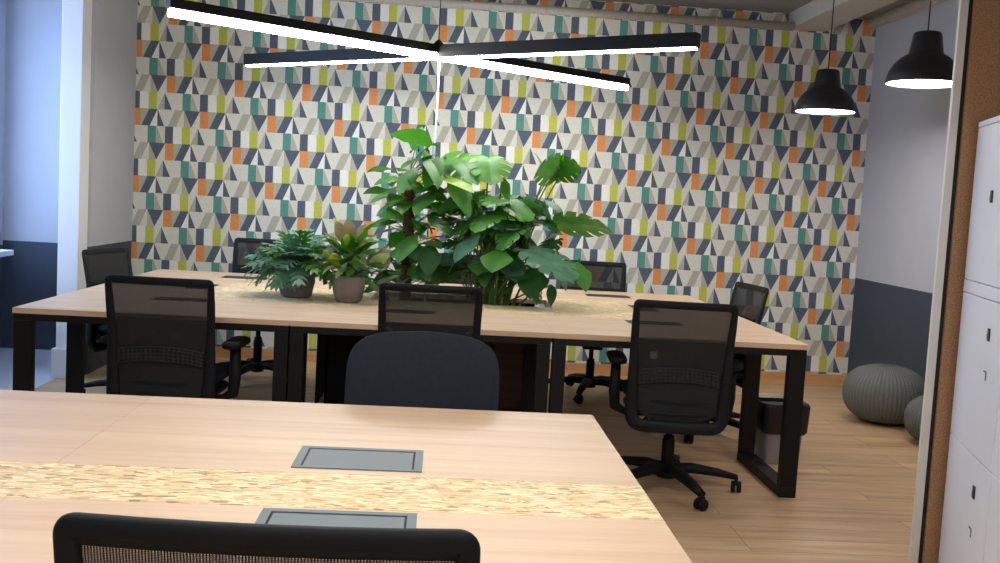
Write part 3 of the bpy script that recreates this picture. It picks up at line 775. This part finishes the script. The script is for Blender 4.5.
def stem_curve(mb, a, c, r, m='stem', sag=.08, n=7):
    a, c = Vector(a), Vector(c); mid = a.lerp(c, .5)+Vector((0, 0, abs(sag)*(c-a).length)) if False else a.lerp(c, .35)+Vector((0, 0, (c.z-a.z)*.28))
    pts = [((1-t)**2*a+2*t*(1-t)*mid+t*t*c) for t in [i/6 for i in range(7)]]
    mb.tube(pts, [r*(1.2-.5*i/6) for i in range(7)], m, n=n, cap=False)

def at_px(px, py, Y):
    d = r2*((px-500)/F)+u2*(-(py-281.5)/F)+fw; return Vector((0, 0, CAMZ))+d*(Y/d.y)

def pot(parent, r0, r1, h, m):
    o = MB(); o.lathe([(r0*.82, 0), (r0, .012), (r1*.99, h*.45), (r1, h*.85), (r1*.97, h), (r1*.90, h), (r1*.90, h-.02), (.01, h-.022)], m, 40); p = o.build('pot', parent)
    s = MB(); s.lathe([(r1*.89, h-.021), (r1*.6, h-.012), (.01, h-.008)], 'soil', 24); s.build('soil', parent)

# fern in the dark stoneware pot
fx, fy = -.792, 5.66
fern = thing('potted_fern', 'blue-green fern spilling over a dark grey round pot on the strand board', 'potted plant', (fx, fy, .74))
pot(fern, .085, .102, .185, 'pot')
f = MB()
for i in range(62):
    a = i*137.5+rnd.uniform(-12, 12); u = i/62; el = 86-76*u+rnd.uniform(-8, 8); L = rnd.uniform(.22, .31)
    o0 = Vector((.045*math.cos(R(a))*u, .045*math.sin(R(a))*u, .17))
    leaf(f, o0, a, el, L, rnd.uniform(.09, .13), rnd.choice(['lf_blue', 'lf_blue', 'lf_blue', 'lf_mid']), 'pinnate', droop=rnd.uniform(.8, 1.7), roll=rnd.uniform(-25, 25), lobes=6)
for (a, el, L) in ((178, 18, .33), (190, 8, .31), (170, 30, .30), (205, 5, .27), (10, 12, .27), (255, 5, .25), (280, 0, .24), (235, -5, .22), (90, 65, .26), (100, 80, .27), (165, -5, .28), (330, 10, .24)):
    leaf(f, (0, 0, .18), a, el, L, .10, 'lf_blue', 'pinnate', droop=1.1, roll=rnd.uniform(-20, 20), lobes=7)
f.build('foliage', fern)

# smaller variegated plant in the taupe pot
sx_, sy_ = -.492, 5.53
sm = thing('potted_croton', 'small plant with yellow, tan and green leaves in a taupe pot', 'potted plant', (sx_, sy_, .74))
pot(sm, .072, .088, .145, 'pot2')
f = MB(); st = MB()
for i in range(64):
    a = i*137.5; u = i/64; hz = .16+.20*(1-u)*rnd.uniform(.5, 1)
    p = Vector((.09*math.cos(R(a))*rnd.uniform(.3, 1), .07*math.sin(R(a))*rnd.uniform(.3, 1), hz+.02)); stem_curve(st, (0, 0, .12), p, .0035)
    leaf(f, p, a, 70-75*u, rnd.uniform(.09, .14), rnd.uniform(.035, .055), rnd.choice(['lf_mid', 'lf_bright', 'lf_blue', 'lf_pale', 'lf_mid', 'lf_dark', 'lf_lime']), 'lance', droop=rnd.uniform(.5, 1.2), roll=rnd.uniform(-40, 40))
for (dx, dz, a, el, m) in ((.0, .27, 100, 82, 'lf_tan'), (-.02, .26, 170, 70, 'lf_tan'), (.03, .25, 40, 75, 'lf_tan'), (-.04, .22, 185, 60, 'lf_tan'), (.05, .23, 10, 60, 'lf_lime'), (.0, .22, 260, 60, 'lf_bright'), (.03, .2, 300, 50, 'lf_bright'), (-.03, .2, 230, 50, 'lf_bright'), (.09, .17, 20, 55, 'lf_tan'), (.11, .14, 350, 50, 'lf_pale'), (.17, .13, 85, 70, 'lf_tan'), (.15, .05, 350, 40, 'lf_blue'), (.12, .03, 300, 20, 'lf_blue'), (-.08, .06, 190, 40, 'lf_blue'), (.05, .12, 280, 60, 'lf_pale'), (-.06, .13, 220, 55, 'lf_lime')):
    leaf(f, (dx, -.01, dz+.05), a, el, .15, .085, m, 'lance', droop=.5, roll=rnd.uniform(-50, 50)); stem_curve(st, (0, 0, .12), (dx, -.01, dz+.05), .004)
f.build('foliage', sm); st.build('stem', sm)
# climbing plant on the coir pole
cx, cy = -.20, 5.96
cl = thing('climbing_plant', 'tall climbing philodendron with bright green top leaves on a brown coir pole', 'plant', (cx, cy, .54))
f = MB(); st = MB(); f_o = Vector((cx, cy, .54))
st.tube([(0, 0, 0), (.005, 0, .5), (0, 0, .78), (-.005, 0, .88)], [.034, .034, .032, .026], 'coir', n=14); st.build('coir_pole', cl); st = MB()
def aim_leaf(mb, sm_, P, Q, Wd, m, kind, root, org, droop=.5, roll=0, lobes=4, r=.004, fold=.15):
    """leaf from base P to about tip Q with a stalk from root"""
    P, Q = Vector(P)-org, Vector(Q)-org; d = Q-P; L = d.length*1.04; az = math.degrees(math.atan2(d.y, d.x)); el = math.degrees(math.asin(max(-1, min(1, d.z/d.length))))+math.degrees(droop)/2
    leaf(mb, P, az, el, L, Wd, m, kind, droop, roll, fold, lobes)
    if root is not None: stem_curve(sm_, Vector(root)-org, P, r)
top = Vector((cx, cy, 1.55))
for (bp, tp, Y0, Y1, Wd, m, k, dr, ro) in (
    ((430, 146), (384, 134), 5.92, 5.78, .19, 'lf_bright', 'heart', .9, 25),
    ((432, 156), (400, 168), 5.92, 5.72, .16, 'lf_bright', 'heart', .5, 10),
    ((425, 152), (441, 188), 5.9, 5.70, .17, 'lf_bright', 'heart', .4, -20),
    ((440, 158), (428, 188), 5.88, 5.72, .13, 'lf_bright', 'heart', .4, -20),
    ((416, 168), (399, 194), 5.9, 5.76, .13, 'lf_mid', 'heart', .4, 0),
    ((436, 165), (462, 152), 5.95, 5.9, .14, 'lf_bright', 'heart', .5, 30),
    ((415, 150), (418, 127), 5.98, 6.05, .14, 'lf_bright', 'heart', .5, -30),
    ((440, 175), (472, 192), 5.9, 5.72, .15, 'lf_lime', 'heart', .4, 10),
    ((450, 178), (468, 216), 5.85, 5.70, .16, 'lf_bright', 'heart', .4, 0),
    ((405, 185), (378, 197), 5.9, 5.8, .06, 'lf_bright', 'lance', .4, 0),
    ((410, 200), (376, 193), 5.95, 5.9, .06, 'lf_mid', 'lance', .6, 0),
    ((400, 215), (380, 222), 5.9, 5.78, .10, 'lf_mid', 'heart', .4, 0),
    ((432, 192), (415, 214), 5.9, 5.72, .14, 'lf_mid', 'heart', .4, 0),
    ((428, 215), (450, 236), 5.85, 5.72, .15, 'lf_mid', 'heart', .4, 0),
    ((415, 235), (398, 262), 5.85, 5.72, .15, 'lf_mid', 'heart', .4, 0),
    ((430, 245), (428, 275), 5.83, 5.72, .15, 'lf_dark', 'heart', .4, 0)):
    aim_leaf(f, st, at_px(*bp, Y0), at_px(*tp, Y1), Wd, m, k, Vector((cx, cy, max(.9, at_px(*bp, Y0).z-.12))), f_o, dr, ro)
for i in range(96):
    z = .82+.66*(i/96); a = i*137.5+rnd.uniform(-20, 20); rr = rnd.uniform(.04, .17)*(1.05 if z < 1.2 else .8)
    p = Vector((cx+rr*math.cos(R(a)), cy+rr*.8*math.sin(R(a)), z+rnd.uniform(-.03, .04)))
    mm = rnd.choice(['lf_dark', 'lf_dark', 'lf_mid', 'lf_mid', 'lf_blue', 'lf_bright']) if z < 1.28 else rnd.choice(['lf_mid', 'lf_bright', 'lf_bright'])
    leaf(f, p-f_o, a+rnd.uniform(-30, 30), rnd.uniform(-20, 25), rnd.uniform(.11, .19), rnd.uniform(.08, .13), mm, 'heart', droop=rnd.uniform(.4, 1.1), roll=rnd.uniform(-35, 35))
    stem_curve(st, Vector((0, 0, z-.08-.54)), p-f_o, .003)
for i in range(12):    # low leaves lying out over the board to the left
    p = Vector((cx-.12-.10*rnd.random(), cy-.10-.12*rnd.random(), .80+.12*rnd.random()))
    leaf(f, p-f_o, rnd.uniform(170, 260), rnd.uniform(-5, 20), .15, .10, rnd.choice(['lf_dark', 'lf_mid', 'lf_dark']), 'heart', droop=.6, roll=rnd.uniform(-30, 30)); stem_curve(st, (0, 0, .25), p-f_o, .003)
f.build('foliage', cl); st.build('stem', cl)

# monstera
mx_, my_ = .30, 5.95
mo = thing('monstera_plant', 'large split-leaf monstera rising through the opening in the strand board', 'plant', (mx_, my_, .54)); mo_o = Vector((mx_, my_, .54))
f = MB(); st = MB()
def rootp(): return Vector((mx_+rnd.uniform(-.13, .10), my_+rnd.uniform(-.1, .1), .56))
for (bp, tp, Y0, Y1, Wd, m, k, dr, ro) in (
    ((489, 158), (491, 184), 6.0, 5.80, .25, 'lf_bright', 'monstera', .3, 0),
    ((458, 158), (474, 184), 6.05, 5.80, .24, 'lf_bright', 'monstera', .4, 20),
    ((450, 178), (470, 215), 5.95, 5.75, .17, 'lf_mid', 'heart', .4, 0),
    ((503, 178), (505, 202), 5.95, 5.85, .07, 'lf_bright', 'heart', .4, 40),
    ((562, 172), (527, 176), 6.0, 5.78, .22, 'lf_mid', 'monstera', .5, 62),
    ((554, 172), (584, 170), 6.0, 5.86, .18, 'lf_bright', 'monstera', .4, -60),
    ((546, 174), (534, 152), 5.98, 6.0, .12, 'lf_pale', 'heart', .3, 0),
    ((548, 178), (560, 166), 6.02, 5.95, .08, 'lf_pale', 'heart', .3, -30),
    ((556, 226), (614, 232), 5.9, 5.70, .24, 'lf_mid', 'monstera', .5, -38),
    ((530, 250), (572, 282), 5.7, 5.50, .36, 'lf_blue', 'monstera', .40, 6),
    ((500, 250), (492, 272), 5.65, 5.55, .20, 'lf_bright', 'heart', .2, 0),
    ((575, 262), (586, 291), 5.75, 5.62, .15, 'lf_mid', 'heart', .4, 0),
    ((552, 285), (551, 305), 5.7, 5.62, .06, 'lf_dark', 'lance', .3, 0),
    ((505, 205), (525, 222), 5.85, 5.7, .14, 'lf_mid', 'monstera', .4, 0),
    ((495, 215), (475, 232), 5.8, 5.65, .18, 'lf_mid', 'monstera', .4, 0),
    ((520, 225), (500, 250), 5.8, 5.62, .18, 'lf_mid', 'monstera', .4, 10),
    ((478, 235), (455, 262), 5.8, 5.68, .16, 'lf_blue', 'heart', .5, 0),
    ((545, 200), (562, 214), 5.95, 5.85, .11, 'lf_blue', 'heart', .4, 0),
    ((535, 215), (556, 232), 5.9, 5.78, .15, 'lf_dark', 'monstera', .5, 0),
    ((520, 195), (500, 205), 6.0, 5.9, .09, 'lf_blue', 'heart', .4, 0),
    ((555, 240), (540, 262), 5.9, 5.8, .16, 'lf_dark', 'monstera', .5, 0),
    ((535, 268), (530, 298), 5.8, 5.72, .2, 'lf_dark', 'heart', .3, 0),
    ((550, 262), (566, 290), 5.85, 5.78, .16, 'lf_dark', 'heart', .4, 0)):
    aim_leaf(f, st, at_px(*bp, Y0), at_px(*tp, Y1), Wd, m, k, rootp(), mo_o, dr, ro, r=.006)
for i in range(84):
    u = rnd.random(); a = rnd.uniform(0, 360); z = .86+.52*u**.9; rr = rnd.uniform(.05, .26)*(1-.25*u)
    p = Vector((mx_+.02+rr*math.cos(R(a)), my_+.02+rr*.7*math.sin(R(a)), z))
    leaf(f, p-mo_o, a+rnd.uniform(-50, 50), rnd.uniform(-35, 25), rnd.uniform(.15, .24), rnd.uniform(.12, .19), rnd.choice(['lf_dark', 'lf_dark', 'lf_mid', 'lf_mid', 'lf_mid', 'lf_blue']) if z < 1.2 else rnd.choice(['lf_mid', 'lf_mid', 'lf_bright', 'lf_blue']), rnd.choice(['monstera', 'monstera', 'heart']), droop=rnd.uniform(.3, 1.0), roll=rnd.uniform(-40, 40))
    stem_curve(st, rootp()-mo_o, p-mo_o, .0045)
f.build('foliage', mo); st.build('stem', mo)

# ------------------------------------------------------------------ lockers beside the cork partition
lk_rz = -R(15.5)
lock = thing('locker', 'tall white locker with three doors standing against the cork partition', 'locker', (2.008, 3.765, 0), lk_rz)
LW, LD, LH = .62, .42, 1.735
def locker(root):
    # local: face in plane x=0, body toward +x, width toward -y
    o = MB(); t = .016
    o.box((.018, -LW, 0), (LD, 0, .02), 'locker'); o.box((.0, -LW, LH-.02), (LD, 0, LH), 'locker', bev=.002); o.box((.018, -t, 0), (LD, 0, LH-.02), 'locker'); o.box((.018, -LW, 0), (LD, -LW+t, LH-.02), 'locker')
    o.box((LD-t, -LW, 0), (LD, 0, LH-.02), 'locker'); o.box((.0, -LW, 1.092), (LD-t, 0, 1.138), 'locker', bev=.002); o.box((.018, -LW+t, .53), (LD-t, -t, .545), 'locker')
    o.build('cabinet', root)
    for (z0, z1) in ((1.141, LH-.023), (.54, 1.089), (.02, .536)):
        d = MB(); d.box((0, -LW+.003, z0), (.018, -.003, z1), 'locker', bev=.0025); dr = d.build('door', root)
        k = MB(); zc = z1-.115; s0 = .435
        if z0 > 1: zc = 1.45; s0 = .30
        k.box((-.004, -s0-.014, zc-.022), (-.0005, -s0+.014, zc+.022), 'flap_dark', bev=.001); k.box((-.0065, -s0-.004, zc-.014), (-.0042, -s0+.010, zc+.004), 'flap'); kk = k.build('lock', dr); kk['label'] = 'small dark lock'
        h = MB(); zh = z1-.245; h.box((-.003, -s0-.012, zh-.002), (-.0005, -s0+.022, zh+.004), 'flap', bev=.0008); h.box((-.003, -s0-.012, zh-.028), (-.0005, -s0-.006, zh+.004), 'flap', bev=.0008)
        if z0 < 1: h.build('number_mark', dr)
locker(lock)
for i, lab in ((1, 'white three-door locker at the very right edge of the photo, mostly cut off'),):
    c = copy_tree(lock); s = i*(LW+.004); c.location = (2.008-math.sin(R(15.5))*s, 3.765-math.cos(R(15.5))*s, 0); c['label'] = lab
for o in (lock,) + tuple(x for x in COL.objects if x.name.startswith('locker.')): o['group'] = 'white lockers in a row'

for o in COL.objects:
    if o.parent is None:
        n = o.name.split('.')[0]
        g = {'mesh_back_office_chair': 'black mesh-backed office chairs', 'dome_pendant_lamp': 'black dome lamps over the aisle', 'cross_pendant_lamp': 'cross-shaped linear lamps', 'planter_box': 'planter boxes under the desk block'}.get(n)
        if g: o['group'] = g
